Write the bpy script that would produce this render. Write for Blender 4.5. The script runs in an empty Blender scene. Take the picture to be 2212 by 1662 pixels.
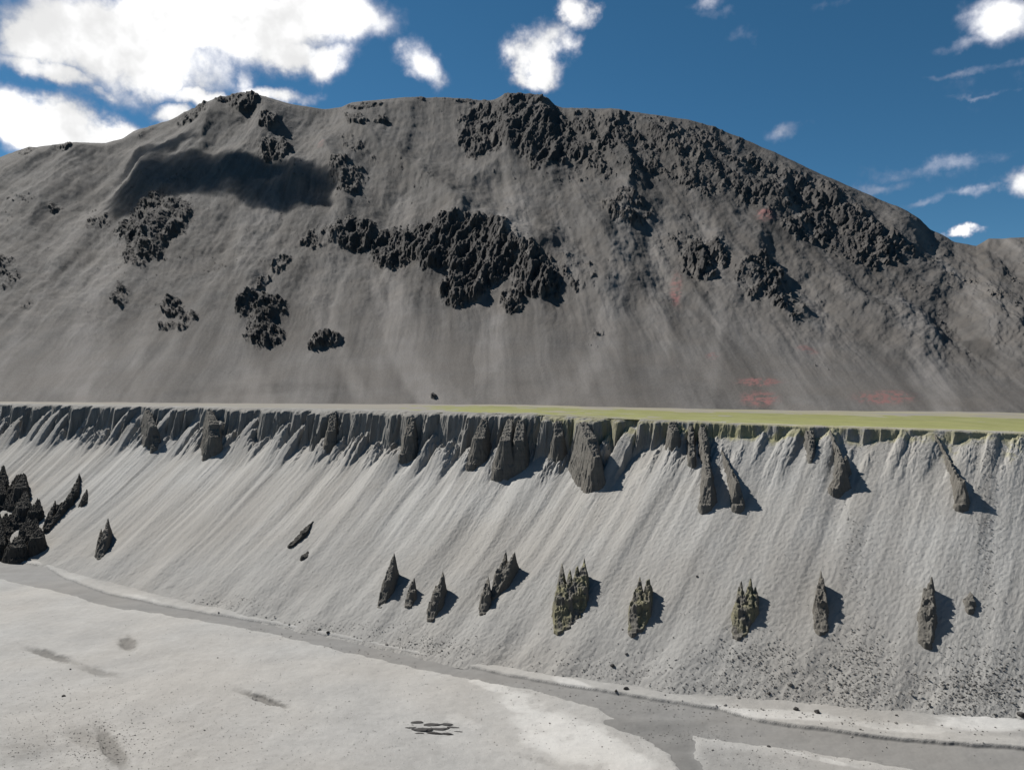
import bpy, math, random
import numpy as np
from math import radians, pi
S = bpy.context.scene
COL = S.collection

# ---------------------------------------------------------------- camera, sky, sun, exposure
CW, CH, F = 2211.0, 1662.0, 1667.0          # picture units used to look up directions
CX, CY = 1105.5, 831.0
CAMZ = 71.0
cam = bpy.data.cameras.new("camera"); camo = bpy.data.objects.new("camera", cam); COL.objects.link(camo)
camo.location = (0, 0, CAMZ); camo.rotation_euler = (radians(90), 0, 0)
cam.sensor_width = 36; cam.lens = 36 * F / CW; cam.clip_start = 0.5; cam.clip_end = 20000
S.camera = camo
S.view_settings.view_transform = 'Standard'; S.view_settings.look = 'None'
S.view_settings.exposure = 0.62; S.view_settings.gamma = 1
SUNV = np.array([-0.76, 0.60, 1.0]); SUNV /= np.linalg.norm(SUNV)
SUN_EL = math.asin(SUNV[2]); SUN_AZ = math.atan2(SUNV[0], SUNV[1])     # azimuth from +Y towards +X
sl = bpy.data.lights.new("sun", 'SUN'); sl.energy = 5.0; sl.angle = radians(0.53); sl.color = (1.0, 0.965, 0.91)
so = bpy.data.objects.new("sun", sl); COL.objects.link(so)
so.rotation_euler = (pi/2 - SUN_EL, 0, -SUN_AZ + pi)
so.location = (0, 0, 900)

class NT:
    """tiny node builder"""
    def __init__(s, tree): s.t = tree; tree.nodes.clear()
    def n(s, typ, ins=None, **kw):
        nd = s.t.nodes.new(typ)
        for k, v in kw.items(): setattr(nd, k, v)
        for k, v in (ins or {}).items():
            sock = nd.inputs[k]
            if isinstance(v, bpy.types.NodeSocket): s.t.links.new(v, sock)
            elif hasattr(v, 'outputs'): s.t.links.new(v.outputs[0], sock)
            else: sock.default_value = v
        return nd
    def m(s, op, a, b=0.0, c=None):
        d = {0: a, 1: b}
        if c is not None: d[2] = c
        return s.n('ShaderNodeMath', d, operation=op).outputs[0]
    def mr(s, v, a, b, c=0.0, d=1.0, smooth=True):
        return s.n('ShaderNodeMapRange', {0: v, 1: a, 2: b, 3: c, 4: d}, interpolation_type='SMOOTHSTEP' if smooth else 'LINEAR').outputs[0]
    def noise(s, vec, scale, detail=5, rough=.55, dist=0.0, out=0):
        return s.n('ShaderNodeTexNoise', {'Vector': vec, 'Scale': scale, 'Detail': detail, 'Roughness': rough, 'Distortion': dist}).outputs[out]
    def mix(s, f, a, b, mode='MIX'):
        nd = s.t.nodes.new('ShaderNodeMix'); nd.data_type = 'RGBA'; nd.blend_type = mode
        for i, v in ((0, f), (6, a), (7, b)):
            if isinstance(v, bpy.types.NodeSocket): s.t.links.new(v, nd.inputs[i])
            else: nd.inputs[i].default_value = (tuple(v) + (1,))[:4] if i > 0 else v
        return nd.outputs[2]

world = bpy.data.worlds.new("World"); S.world = world; world.use_nodes = True
W = NT(world.node_tree)
sky = W.n('ShaderNodeTexSky', sky_type='NISHITA', sun_disc=False, sun_elevation=SUN_EL, sun_rotation=SUN_AZ % (2*pi),
          altitude=3900, air_density=1.0, dust_density=0.5, ozone_density=3.0)
tc = W.n('ShaderNodeTexCoord')
sep = W.n('ShaderNodeSeparateXYZ', {0: tc.outputs['Generated']})
az = W.m('ARCTAN2', sep.outputs[0], sep.outputs[1])
hyp = W.m('SQRT', W.m('ADD', W.m('MULTIPLY', sep.outputs[0], sep.outputs[0]), W.m('MULTIPLY', sep.outputs[1], sep.outputs[1])))
el = W.m('DIVIDE', sep.outputs[2], W.m('MAXIMUM', hyp, 0.05))
wn = W.noise(tc.outputs['Generated'], 7.0, 6, .6, out=1)
wsub = W.n('ShaderNodeVectorMath', {0: wn, 1: (.5, .5, .5)}, operation='SUBTRACT')
wsc = W.n('ShaderNodeVectorMath', {0: wsub, 1: (.15, .10, 0)}, operation='MULTIPLY')
P0 = W.n('ShaderNodeCombineXYZ', {0: az, 1: el})
PP = W.n('ShaderNodeVectorMath', {0: P0, 1: wsc}, operation='ADD')
CLOUDS = [(250,95,240,105,1),(480,40,270,85,1),(680,30,130,66,1),(640,112,110,42,.9),(330,165,120,48,.9),(85,120,105,75,.9),(110,178,130,26,.8),
          (130,285,190,52,1),(20,255,80,48,.9),(250,292,80,40,.9),(455,214,85,24,.8),(390,244,60,26,.8),(585,192,70,18,.6),(240,210,40,18,.5),
          (893,142,60,43,.8),(868,165,34,24,.6),(1184,104,50,60,.9),(1236,20,30,40,.8),(1165,152,36,28,.75),(540,165,30,40,.45),
          (1580,60,34,40,.3),(1700,288,56,26,.38),(1530,6,45,16,.35),(1760,14,60,12,.25),
          (2180,35,100,56,.8),(2115,88,90,20,.5),(2210,400,60,32,.7),(2130,412,60,12,.35),(2068,520,34,13,.9),(1900,398,110,16,.36),(2030,360,190,20,.31),(2090,160,130,13,.34),(2120,205,100,9,.33),(2020,425,120,14,.30),(1560,20,70,14,.3),(2100,190,150,40,.2),(2150,350,160,40,.14)]
acc = None
for (cx, cy, rx, ry, st) in CLOUDS:
    a = math.atan((cx-CX)/F); e = (CY-cy)/F*math.cos(a)
    d = W.n('ShaderNodeVectorMath', {0: PP, 1: (a, e, 0)}, operation='SUBTRACT')
    d = W.n('ShaderNodeVectorMath', {0: d, 1: (F/rx/math.cos(a)**2, F/ry/math.cos(a), 0)}, operation='MULTIPLY')
    ln = W.n('ShaderNodeVectorMath', {0: d}, operation='LENGTH').outputs[1]
    v = W.mr(ln, 0.1, 1.75, st*1.15, 0.0)
    acc = v if acc is None else W.m('MAXIMUM', acc, v)
# the rest of the sky (behind and above the camera) carries scattered clouds too
far = W.mr(W.noise(tc.outputs['Generated'], 2.2, 5, .55), .66, .78)
away = W.mr(sep.outputs[1], 0.45, 0.2)
acc = W.m('MAXIMUM', acc, W.m('MULTIPLY', far, away))
fine = W.noise(tc.outputs['Generated'], 20.0, 6, .58)
dens = W.m('ADD', acc, W.m('MULTIPLY', W.m('SUBTRACT', fine, .5), 1.1))
mask = W.mr(dens, 0.16, 0.86)
mask = W.m('MULTIPLY', mask, W.mr(acc, 0.0, 0.12))
lum = W.mr(W.noise(tc.outputs['Generated'], 9.0, 5, .56), .34, .56, .66, 1.0)
lum = W.m('MULTIPLY', lum, W.mr(dens, .2, .9, .6, 1.12))
cc = W.mix(W.mr(dens, .15, .8), (.74, .76, 1.0), (1.0, 1.0, 1.0))
cbg = W.n('ShaderNodeBackground', {0: cc, 1: W.m('MULTIPLY', lum, .73)})
hsv = W.n('ShaderNodeHueSaturation', {'Hue': .485, 'Saturation': 1.2, 'Value': 1.0, 'Color': sky})
sbg = W.n('ShaderNodeBackground', {0: hsv, 1: 0.05})
mx = W.n('ShaderNodeMixShader', {0: mask, 1: sbg, 2: cbg})
W.n('ShaderNodeOutputWorld', {0: mx})

# ---------------------------------------------------------------- numpy noise
def _h(ix, iy, seed):
    h = (ix*374761393 + iy*668265263 + seed*1442695041) & 0xffffffff
    h = ((h ^ (h >> 13))*1274126177) & 0xffffffff
    h = h ^ (h >> 16)
    return h
_GC = np.cos(np.arange(4096)*(2*pi/4096)); _GS = np.sin(np.arange(4096)*(2*pi/4096))
def perlin(x, y, seed=0):
    x, y = np.broadcast_arrays(np.asarray(x, float), np.asarray(y, float))
    x0 = np.floor(x); y0 = np.floor(y); fx = x-x0; fy = y-y0; i0 = x0.astype(np.int64); j0 = y0.astype(np.int64)
    u = fx*fx*fx*(fx*(fx*6-15)+10); v = fy*fy*fy*(fy*(fy*6-15)+10)
    r = []
    for dx in (0, 1):
        for dy in (0, 1):
            a = _h(i0+dx, j0+dy, seed) >> 20
            r.append(_GC[a]*(fx-dx) + _GS[a]*(fy-dy))
    return ((r[0]*(1-v)+r[1]*v)*(1-u) + (r[2]*(1-v)+r[3]*v)*u)*1.5
def fbm(x, y, seed=0, o=4, g=.5, l=2.03):
    s = 0; a = 1.0; t = 0
    for i in range(o):
        s = s + a*perlin(x, y, seed+i*17); t += a; a *= g; x = x*l+3.1; y = y*l+7.7
    return s/t
def ridged(x, y, seed=0, o=4, g=.5, l=2.1):
    s = 0; a = 1.0; t = 0
    for i in range(o):
        s = s + a*(1-np.abs(perlin(x, y, seed+i*13))*1.6); t += a; a *= g; x = x*l+5.3; y = y*l+1.9
    return s/t
def sm(x, a, b):
    t = np.clip((x-a)/(b-a), 0, 1); return t*t*(3-2*t)

# ---------------------------------------------------------------- mesh helpers
def mesh_obj(name, verts, faces, mats, parent=None, smooth=True, attrs=None, loc=None):
    """faces: (n,4) or (n,3) int array"""
    me = bpy.data.meshes.new(name)
    v = np.asarray(verts, np.float32); f = np.asarray(faces, np.int32)
    if loc is not None: v = v - np.asarray(loc, np.float32)
    k = f.shape[1]
    me.vertices.add(len(v)); me.vertices.foreach_set('co', v.ravel())
    me.loops.add(f.size); me.loops.foreach_set('vertex_index', f.ravel())
    me.polygons.add(len(f)); me.polygons.foreach_set('loop_start', np.arange(len(f), dtype=np.int32)*k)
    try: me.polygons.foreach_set('loop_total', np.full(len(f), k, np.int32))
    except Exception: pass
    me.update(calc_edges=True)
    me.polygons.foreach_set('use_smooth', np.full(len(f), smooth, bool))
    for an, arr in (attrs or {}).items():
        at = me.attributes.new(an, 'FLOAT', 'POINT'); at.data.foreach_set('value', np.asarray(arr, np.float32).ravel())
    me.materials.append(mats)
    me.update()
    o = bpy.data.objects.new(name, me); COL.objects.link(o)
    if loc is not None: o.location = loc
    if parent: o.parent = parent
    return o
def grid_faces(nr, nc):
    i = np.arange(nr*nc).reshape(nr, nc)
    return np.stack([i[:-1, :-1], i[:-1, 1:], i[1:, 1:], i[1:, :-1]], -1).reshape(-1, 4)
def compact(v, f, attrs):
    used = np.unique(f); mp = np.full(len(v), -1); mp[used] = np.arange(len(used))
    return v[used], mp[f], {k: a.ravel()[used] for k, a in attrs.items()}
def struct(o): o['kind'] = 'structure'; return o
def tag(o, label, cat, group=None):
    o['label'] = label; o['category'] = cat
    if group: o['group'] = group
    return o

# ---------------------------------------------------------------- materials
def earth(name, light, dark, rock, tint, noises, bump=.4, bumpscale=3.0, bdist=.15, layers=0.0, speck=0.0):
    m = bpy.data.materials.new(name); m.use_nodes = True; t = NT(m.node_tree)
    geo = t.n('ShaderNodeNewGeometry'); pos = geo.outputs['Position']
    at = lambda n: t.n('ShaderNodeAttribute', attribute_name=n).outputs['Fac']
    f = at('tone')
    for sc, amp in noises:
        f = t.m('ADD', f, t.m('MULTIPLY', t.m('SUBTRACT', t.noise(pos, sc, 6, .65), .5), amp))
    f = t.n('ShaderNodeClamp', {0: f}).outputs[0]
    c = t.mix(f, dark, light)
    c = t.mix(at('tint'), c, tint)
    # broad hue drift between browner and greyer earth
    c = t.mix(t.mr(t.noise(pos, .02, 3, .5), .35, .65, 0, .35), c, tuple(a*b for a, b in zip([(p+q)/2 for p, q in zip(light, dark)], (1.05, .98, .9))))
    if layers:
        sp = t.n('ShaderNodeSeparateXYZ', {0: pos})
        lz = t.n('ShaderNodeCombineXYZ', {0: t.m('MULTIPLY', sp.outputs[0], .04), 1: t.m('MULTIPLY', sp.outputs[1], .04), 2: t.m('MULTIPLY', sp.outputs[2], 2.2)})
        ln = t.noise(lz, 1.0, 4, .6)
        c = t.mix(t.mr(ln, .42, .6, 0, layers), c, tuple(x*.55 for x in light))
    c = t.mix(at('rock'), c, t.mix(t.noise(pos, bumpscale*.3, 5, .6), tuple(x*.6 for x in rock), tuple(x*1.5 for x in rock)))
    if speck:
        vo = t.n('ShaderNodeTexVoronoi', {'Vector': pos, 'Scale': 1.9}, feature='F1')
        k = t.m('MULTIPLY', t.mr(vo.outputs[0], .16, .08), t.mr(t.noise(pos, .25, 4, .6), .5, .62, 0, speck))
        c = t.mix(k, c, tuple(x*.5 for x in dark))
    b1 = t.noise(pos, bumpscale, 8, .7)
    bp = t.n('ShaderNodeBump', {'Strength': bump, 'Distance': bdist, 'Height': b1})
    bs = t.n('ShaderNodeBsdfPrincipled', {'Base Color': c, 'Roughness': .95, 'Normal': bp})
    bs.inputs['Specular IOR Level'].default_value = .12
    t.n('ShaderNodeOutputMaterial', {0: bs})
    return m
OCH = (.24, .225, .10)
M_slope = earth('scree_earth', (.318, .311, .296), (.132, .129, .122), (.10, .094, .082), OCH, [(.9, .20), (5., .34), (.12, .14)], .7, 3.2, .18, 0, .7)
M_floor = earth('valley_sediment', (.455, .447, .43), (.135, .132, .125), (.08, .075, .07), OCH, [(.06, .24), (.5, .22), (3.5, .30), (16., .3)], .8, 4.0, .16, 0, .9)
M_bed = earth('riverbed_silt', (.205, .202, .195), (.118, .116, .112), (.08, .075, .07), OCH, [(.08, .3), (.7, .25), (5., .2)], .3, 4.0, .06)
M_top = earth('plateau_earth', (.25, .237, .21), (.14, .132, .115), (.08, .075, .07), OCH, [(.03, .4), (.4, .2)], .4, 2.0, .1)
M_mtn = earth('mountain_scree', (.150, .141, .133), (.046, .0435, .041), (.042, .039, .037), (.20, .092, .088), [(.012, .3), (.06, .3), (.5, .3)], .6, .45, 1.2)
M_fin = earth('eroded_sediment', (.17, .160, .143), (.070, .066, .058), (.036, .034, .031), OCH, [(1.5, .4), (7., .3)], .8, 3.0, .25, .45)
M_stone = earth('grey_stone', (.23, .223, .21), (.10, .096, .09), (.1, .1, .1), OCH, [(1.2, .8), (6., .5)], .6, 6.0, .06)
M_darkstone = earth('dark_stone', (.075, .072, .07), (.03, .029, .028), (.1, .1, .1), OCH, [(1.2, .8), (6., .5)], .6, 6.0, .06)
M_grass = earth('meadow_grass', (.215, .225, .085), (.125, .135, .05), (.1, .1, .1), (.2, .19, .10), [(.05, .7), (.6, .5)], .5, 3.0, .1)

# ---------------------------------------------------------------- canyon wall: rim curve and toe curve
TAB = [(-650,1085,-380,560,870),(-250,1140,0,465,872),(80,1215,400,402,879),(420,1305,760,342,886),(820,1390,1120,302,893),
       (1030,1435,1340,280,904),(1400,1490,1660,262,917),(1950,1535,2100,245,930),(2300,1560,2400,238,944),(3000,1590,3050,225,958)]
_si = np.arange(len(TAB)); _ss = np.linspace(0, len(TAB)-1, 1801)
def _smooth(a, k=161):
    w = np.hanning(k); w /= w.sum(); p = k//2
    e = np.concatenate([2*a[0]-a[p:0:-1], a, 2*a[-1]-a[-2:-p-2:-1]])
    return np.convolve(e, w, 'valid')
_T, _R, _Z = [], [], []
for xt, yt, xr, Yr, yr in TAB:
    Yt = CAMZ*F/(yt-CY); _T.append(((xt-CX)/F*Yt, Yt)); _R.append(((xr-CX)/F*Yr, Yr)); _Z.append(CAMZ-(yr-CY)/F*Yr)
_T = np.array(_T); _R = np.array(_R)
TX, TY = [_smooth(np.interp(_ss, _si, _T[:, i])) for i in (0, 1)]
RX, RY = [_smooth(np.interp(_ss, _si, _R[:, i])) for i in (0, 1)]
RZ = _smooth(np.interp(_ss, _si, _Z))
_arc = np.concatenate([[0], np.cumsum(np.hypot(np.diff((TX+RX)/2), np.diff((TY+RY)/2)))])
ARC = lambda s: np.interp(s, _ss, _arc)
def ev(s):
    return (np.interp(s, _ss, TX), np.interp(s, _ss, TY), np.interp(s, _ss, RX), np.interp(s, _ss, RY), np.interp(s, _ss, RZ))
CLIFF_S = [0, 1, 2, 3, 4, 4.9, 5.25, 5.6, 6.2, 7, 9]; CLIFF_H = [10.5, 10.5, 10.5, 10.5, 11.5, 12, 6.5, 3.5, 3.0, 2.2, 2.0]
def slope_z(s, b, L, rz, detail=True):
    """height of the canyon wall; s along, b metres out from the rim, L total run"""
    a = ARC(s); v = 1 - b/L
    ch = np.interp(s, CLIFF_S, CLIFF_H)
    hs = rz - ch + 1.2*fbm(a/22, 0*a, 3, 2)*np.minimum(ch, 4)*.8
    zs = hs*v*(0.84+0.16*v)
    if detail:
        k = sm(v, .02, .35)
        wob = a + 1.2*fbm(a/14, v*3, 5, 2)
        zs = zs + k*(1-.45*sm(s, 4.8, 6))*(.75*fbm(wob/6.5, v*1.3, 11, 2) + (.10+.20*sm(v, .35, .8))*fbm(wob/2.1, v*2.2, 12, 3)*(1+fbm(a/11, v*5, 17, 2))) + .16*fbm(a/1.1, b/1.4, 13, 3) + (1-k)*.35*fbm(a/5, b/6, 14, 3)
        # debris aprons bulging out at the foot
        zs = zs + 1.6*np.exp(-((v-.1)/.13)**2)*(fbm(a/17, v, 15, 2))
    wa = a + .6*fbm(a/2.5, b/4, 21, 2)
    A = np.interp(ch, [2, 4, 10], [1.3, 2.4, 6.4])
    e1 = np.clip(ridged(wa/10.5 + .5*fbm(a/31, 0*a, 28, 2), b/60, 22, 1), 0, 1)**1.5
    e2 = np.clip(ridged(wa/4.1, b/40, 27, 1), 0, 1)**1.6
    big = sm(fbm(a/24, 0*a, 25, 2), -.35, .35)
    rr = e1*(.35+.75*big) + e2*.38*(.4+.6*e1) + .13*ridged(wa/1.3, b/5, 24, 2)
    r = -A*.7 + A*rr
    zs = zs + np.minimum(ch*.62, 6)*(1-sm(rr, .15, .75))*sm(v, .72, .97)      # scree climbs high in the recesses
    zc = rz - (2.6+1.2*perlin(a/6, 0*a, 29))*np.maximum(0, b-r) + sm(b-r, 0, 1.5)*(.9*fbm(wa/1.2, b/1.2, 26, 3)+.6*ridged(wa/.8, b/3, 32, 2))
    zp = rz + .25*fbm(a/9, b/9, 31, 3) - np.clip(b+A*.55, 0, 9)*(.22+.35*np.clip(fbm(a/3.5, b/5, 30, 3), 0, 1))*sm(ch, 3, 8) - .3*sm(b-r, -1.2, 0)
    zt = np.minimum(zp, zc)
    zs = np.minimum(zs, rz - .15 - .5*sm(b, -2, 3) + .2*fbm(a/3, b/3, 37, 2))
    return np.maximum(zs, zt), zt - zs
def inv(x, y):
    x = np.asarray(x, float); y = np.asarray(y, float)
    lo = np.zeros_like(x); hi = np.full_like(x, _ss[-1])
    for _ in range(26):
        m = (lo+hi)/2; tx, ty, rx, ry, _z = ev(m)
        c = (rx-tx)*(y-ty) - (ry-ty)*(x-tx)       # >0 : point left of the fall line
        lo = np.where(c > 0, lo, m); hi = np.where(c > 0, m, hi)
    s = (lo+hi)/2; tx, ty, rx, ry, rz = ev(s)
    L = np.hypot(rx-tx, ry-ty); b = ((rx-x)*(rx-tx)+(ry-y)*(ry-ty))/L
    return s, b, L, rz

# ---------------------------------------------------------------- valley floor
UP = np.array([(-900,1060),(-300,1130),(0,1203),(100,1222),(140,1245),(230,1278),(330,1300),(450,1322),(600,1345),(800,1388),(950,1420),(1100,1455),(1250,1482),(1400,1505),(1550,1527),(1640,1553),(1750,1570),(1900,1588),(2050,1600),(2211,1613),(2700,1650),(4500,1760)], float)
LO = np.array([(-900,1080),(-300,1165),(0,1250),(120,1275),(250,1310),(400,1332),(600,1368),(750,1408),(900,1440),(1000,1460),(1150,1490),(1290,1530),(1340,1560),(1420,1578),(1518,1591),(1616,1605),(1736,1619),(1820,1633),(1925,1650),(2100,1680),(2700,1780),(4500,2000)], float)
def bed_mask(px, py):
    w = 3*fbm(px/40, py/15, 61, 3)
    up = np.interp(px, UP[:, 0], UP[:, 1]) + .6*w; lo = np.interp(px, LO[:, 0], LO[:, 1]) + 1.5*w
    a = sm(py, up-1.5, up+2.0)*(1-sm(py, lo-9, lo+9))
    # side branch leaving towards the camera
    yl = [1535, 1560, 1590, 1631, 1665, 1800]
    xl = np.interp(py, yl, [1300, 1300, 1390, 1447, 1470, 1540]); xr = np.interp(py, yl, [1560, 1520, 1500, 1500, 1528, 1620])
    br = sm(px, xl-10+4*w, xl+8+4*w)*(1-sm(px, xr-22+4*w, xr+22+4*w))*sm(py, 1540, 1562)
    return np.maximum(a, br), br
def ell(px, py, cx, cy, rx, ry, rot=0, soft=.45):
    R_ = 2.3*max(rx, ry); out = np.zeros(px.shape); w = (np.abs(px-cx) < R_) & (np.abs(py-cy) < R_)
    c, s = math.cos(rot), math.sin(rot); dx = px[w]-cx; dy = py[w]-cy
    u = (dx*c+dy*s)/rx; v = (-dx*s+dy*c)/ry
    out[w] = np.exp(-np.maximum(0, np.hypot(u, v)-(1-soft))**2/(soft*soft)*1.6)
    return out
DARKP = [(276,1388,20,15,.1,1.0),(240,1612,62,22,.95,1.0),(572,1507,62,7,.3,.9),(112,1415,62,9,.3,.8),(215,1448,55,9,.2,.45),(190,1590,70,28,.3,.4),(60,1600,75,50,0,.25),(1160,1640,60,6,.3,.2)]  # hollows in the flat; darker ground colour also stands in for their shade
SALT = [(1240,1600,170,60,.35,1.),(1130,1520,70,30,.3,.75),(1050,1475,70,14,.3,.8),(1330,1640,110,40,.3,.9),(1000,1555,60,14,.3,.4),(1760,1634,110,7,.22,.7),(1700,1658,90,10,.2,.3),
        (1300,1455,90,16,.2,1.),(1240,1478,60,10,.25,.8),(1700,1545,170,14,.07,.8),(2120,1560,140,22,.05,.95),(1950,1570,150,13,.06,.7),(300,1290,60,6,.2,.5),(640,1335,60,5,.2,.6),(850,1375,80,10,.22,.6),(1060,1425,80,9,.22,.6),(1560,1530,60,8,.15,.6)]
def lo_at(q): return np.interp(q, LO[:, 0], LO[:, 1])
def floor_eval(x, y, full=True):
    px = CX + x/y*F; py = CY + CAMZ/y*F
    bm, br = bed_mask(px, py)
    z = .6*fbm(x/30, y/30, 51, 3) + .16*fbm(x/5, y/5, 52, 4, .6) - .7*bm*(1-.55*sm(py, lo_at(px)-30, lo_at(px)))*(1-.4*br)
    pit = 0; qx = px + 9*fbm(px/22, py/9, 63, 4, .6); qy = py + 6*fbm(px/18, py/8, 64, 4, .6)
    for (cx, cy, rx, ry, ro, st) in DARKP: pit = np.maximum(pit, st*ell(qx, qy, cx, cy, rx, ry, ro, .7))
    z = z - .8*pit
    # low levee along the upper bank of the channel
    up = np.interp(px, UP[:, 0], UP[:, 1]); z = z + .22*np.exp(-((py-up+9)/8)**2)*(1-bm)
    if not full: return z
    salt = 0
    for (cx, cy, rx, ry, ro, st) in SALT: salt = np.maximum(salt, st*ell(px, py, cx, cy, rx, ry, ro))
    salt = salt*sm(fbm(x/7, y/7, 55, 4, .6)+salt*.9, .15, .75)
    return z, bm, pit, salt, px, py
def ground(x, y):
    s, b, L, rz = inv(x, y); zz, _ = slope_z(s, b, L, rz, False)
    return np.maximum(zz, floor_eval(x, np.maximum(y, 60), False))

pcols = np.concatenate([np.linspace(-1500, -210, 60), np.linspace(-200, 2420, 1500), np.linspace(2430, 4200, 60)])
prow = 1/np.linspace(1/112, 1/330, 800); prow = np.concatenate([prow, np.linspace(332, 620, 60)])
PXg, Yg = np.meshgrid(pcols, prow); Xg = (PXg-CX)/F*Yg
z, bm, pit, salt, px, py = floor_eval(Xg, Yg)
isl = sm(px, 1480, 1540)*sm(py - lo_at(px), 8, 26)
tone = .445 - .16*isl + .46*salt - .75*pit - .03 + .16*fbm(Xg/14, Yg/14, 57, 5, .6) - .12*sm(900-px, 0, 900)*sm(py, 1480, 1660)*sm(fbm(Xg/3, Yg/3, 60, 3), -.2, .3) - .18*sm(np.interp(px, UP[:,0], UP[:,1])-py, 0, 30) + .05*fbm(Xg/1.5, Yg/1.5, 58, 3)
V = np.stack([Xg, Yg, z], -1).reshape(-1, 3); Fc = grid_faces(*Xg.shape)
att = {'tone': tone, 'rock': .55*np.clip(pit-.45, 0, 1), 'tint': np.zeros_like(tone)}
fm = bm.ravel()[Fc].mean(1) > .5
v2, f2, a2 = compact(V, Fc[~fm], att); struct(mesh_obj('ground', v2, f2, M_floor, attrs=a2))
attb = dict(att); attb['tone'] = .5 + .3*fbm(Xg/12, Yg/5, 59, 4) - .35*bed_mask(px, py)[1] + .2*sm(py, 1300, 1240)
v2, f2, a2 = compact(V, Fc[fm], attb); struct(mesh_obj('dry_riverbed', v2, f2, M_bed, attrs=a2))

# near bank: the slope the photographer stands on, and the land behind
xs = np.linspace(-700, 700, 260); ys = np.concatenate([np.linspace(113, -10, 90), np.linspace(-16, -900, 60)])
XB, YB = np.meshgrid(xs, ys)
zb = np.interp(YB, [-900, -60, -8, 3, 10, 106, 113], [74, 69.2, 69.0, 68.6, 64, -.4, -1.0]) + .9*fbm(XB/20, YB/20, 71, 4)*sm(np.abs(YB), 6, 20)*sm(-YB, -106, -95)
o = mesh_obj('near_hillside', np.stack([XB, YB, zb], -1).reshape(-1, 3), grid_faces(*XB.shape), M_slope,
             attrs={'tone': .5+.2*fbm(XB/15, YB/15, 72, 3), 'rock': 0*XB, 'tint': 0*XB}); struct(o)

# canyon wall mesh
brow = np.concatenate([np.linspace(-14, -6.5, 10), np.arange(-6, 15, .2), np.array([])])
brel = np.linspace(0, 1, 262)[1:]
acols = np.concatenate([np.linspace(0, 1.0, 160)[:-1], np.linspace(1.0, 8.2, 2300), np.linspace(8.2, 9, 160)[1:]])
tx, ty, rx, ry, rz = [q[None, :] for q in ev(acols)]
L = np.hypot(rx-tx, ry-ty)
B = np.concatenate([np.repeat(brow[:, None], len(acols), 1), 14.8 + brel[:, None]*(L+2.5-14.8)], 0)
Sg = np.repeat(acols[None, :], B.shape[0], 0); vv = 1-B/L
X = tx+(rx-tx)*vv; Y = ty+(ry-ty)*vv
z, cl = slope_z(Sg, B, L, np.repeat(rz, B.shape[0], 0))
a = ARC(Sg)
wob = a + 1.2*fbm(a/14, vv*3, 5, 2)
streak = .30*fbm(wob/8, vv*1.1, 41, 2) + .36*fbm(wob/3.0, vv*2.2, 42, 3) + .12*fbm(wob/.9, vv*5, 43, 2)
tone = .56 + streak*(.35+.65*sm(vv, .2, .6))*sm(vv, .02, .25)*(1+.8*fbm(a/13, vv*4, 47, 3)) + .12*fbm(a/9, B/9, 48, 5, .65) + .12*sm(vv, .3, .6)*(1-sm(vv, .75, .95)) + .10*sm(Sg, 5, 7) - .12*sm(cl, 0, 1) - .05*(1-sm(vv, .0, .2))
tone = tone - .10*sm(1.9-Sg, 0, 1)
pxs = CX + X/Y*F; pys = CY - (z-CAMZ)/Y*F
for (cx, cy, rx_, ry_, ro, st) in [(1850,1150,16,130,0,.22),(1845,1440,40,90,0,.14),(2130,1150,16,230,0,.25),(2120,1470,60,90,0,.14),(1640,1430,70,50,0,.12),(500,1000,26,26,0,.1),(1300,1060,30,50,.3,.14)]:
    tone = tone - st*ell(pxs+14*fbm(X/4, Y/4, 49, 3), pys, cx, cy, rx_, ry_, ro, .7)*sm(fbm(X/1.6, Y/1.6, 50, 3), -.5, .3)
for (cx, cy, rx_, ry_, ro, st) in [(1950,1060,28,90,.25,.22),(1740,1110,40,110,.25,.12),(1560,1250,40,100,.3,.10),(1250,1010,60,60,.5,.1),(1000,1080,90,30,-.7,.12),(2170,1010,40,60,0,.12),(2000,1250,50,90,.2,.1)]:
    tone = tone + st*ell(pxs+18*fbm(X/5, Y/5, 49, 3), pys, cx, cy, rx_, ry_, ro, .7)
tint = np.zeros_like(a)
for (cx, cy, rx_, ry_, ro, st) in [(1980,945,30,12,.2,.5),(2050,975,20,30,.3,.5),(2185,965,26,35,0,.5),(2080,945,40,8,0,.5),(1850,935,30,5,0,.4),(1620,920,40,4,0,.4)]:
    tint = np.maximum(tint, st*ell(pxs, pys, cx, cy, rx_, ry_, ro))
tint = tint*sm(fbm(X/2, Y/2, 44, 3), -.2, .2)
top = sm(-B+3.2*fbm(a/4, 0*a, 46, 4), -5.0, -1.5)*sm(Sg, 3.9, 4.5)
tint = np.maximum(tint, .75*top*sm(fbm(a/5, B/3, 45, 3), -.35, .1))
rock = .35*sm(cl, .2, 2)
V = np.stack([X, Y, z], -1).reshape(-1, 3)
slope_xyz = (pxs, pys, V.reshape(X.shape+(3,)))
struct(mesh_obj('canyon_slope', V, grid_faces(*X.shape), M_slope, attrs={'tone': tone, 'rock': rock, 'tint': tint}))

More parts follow.
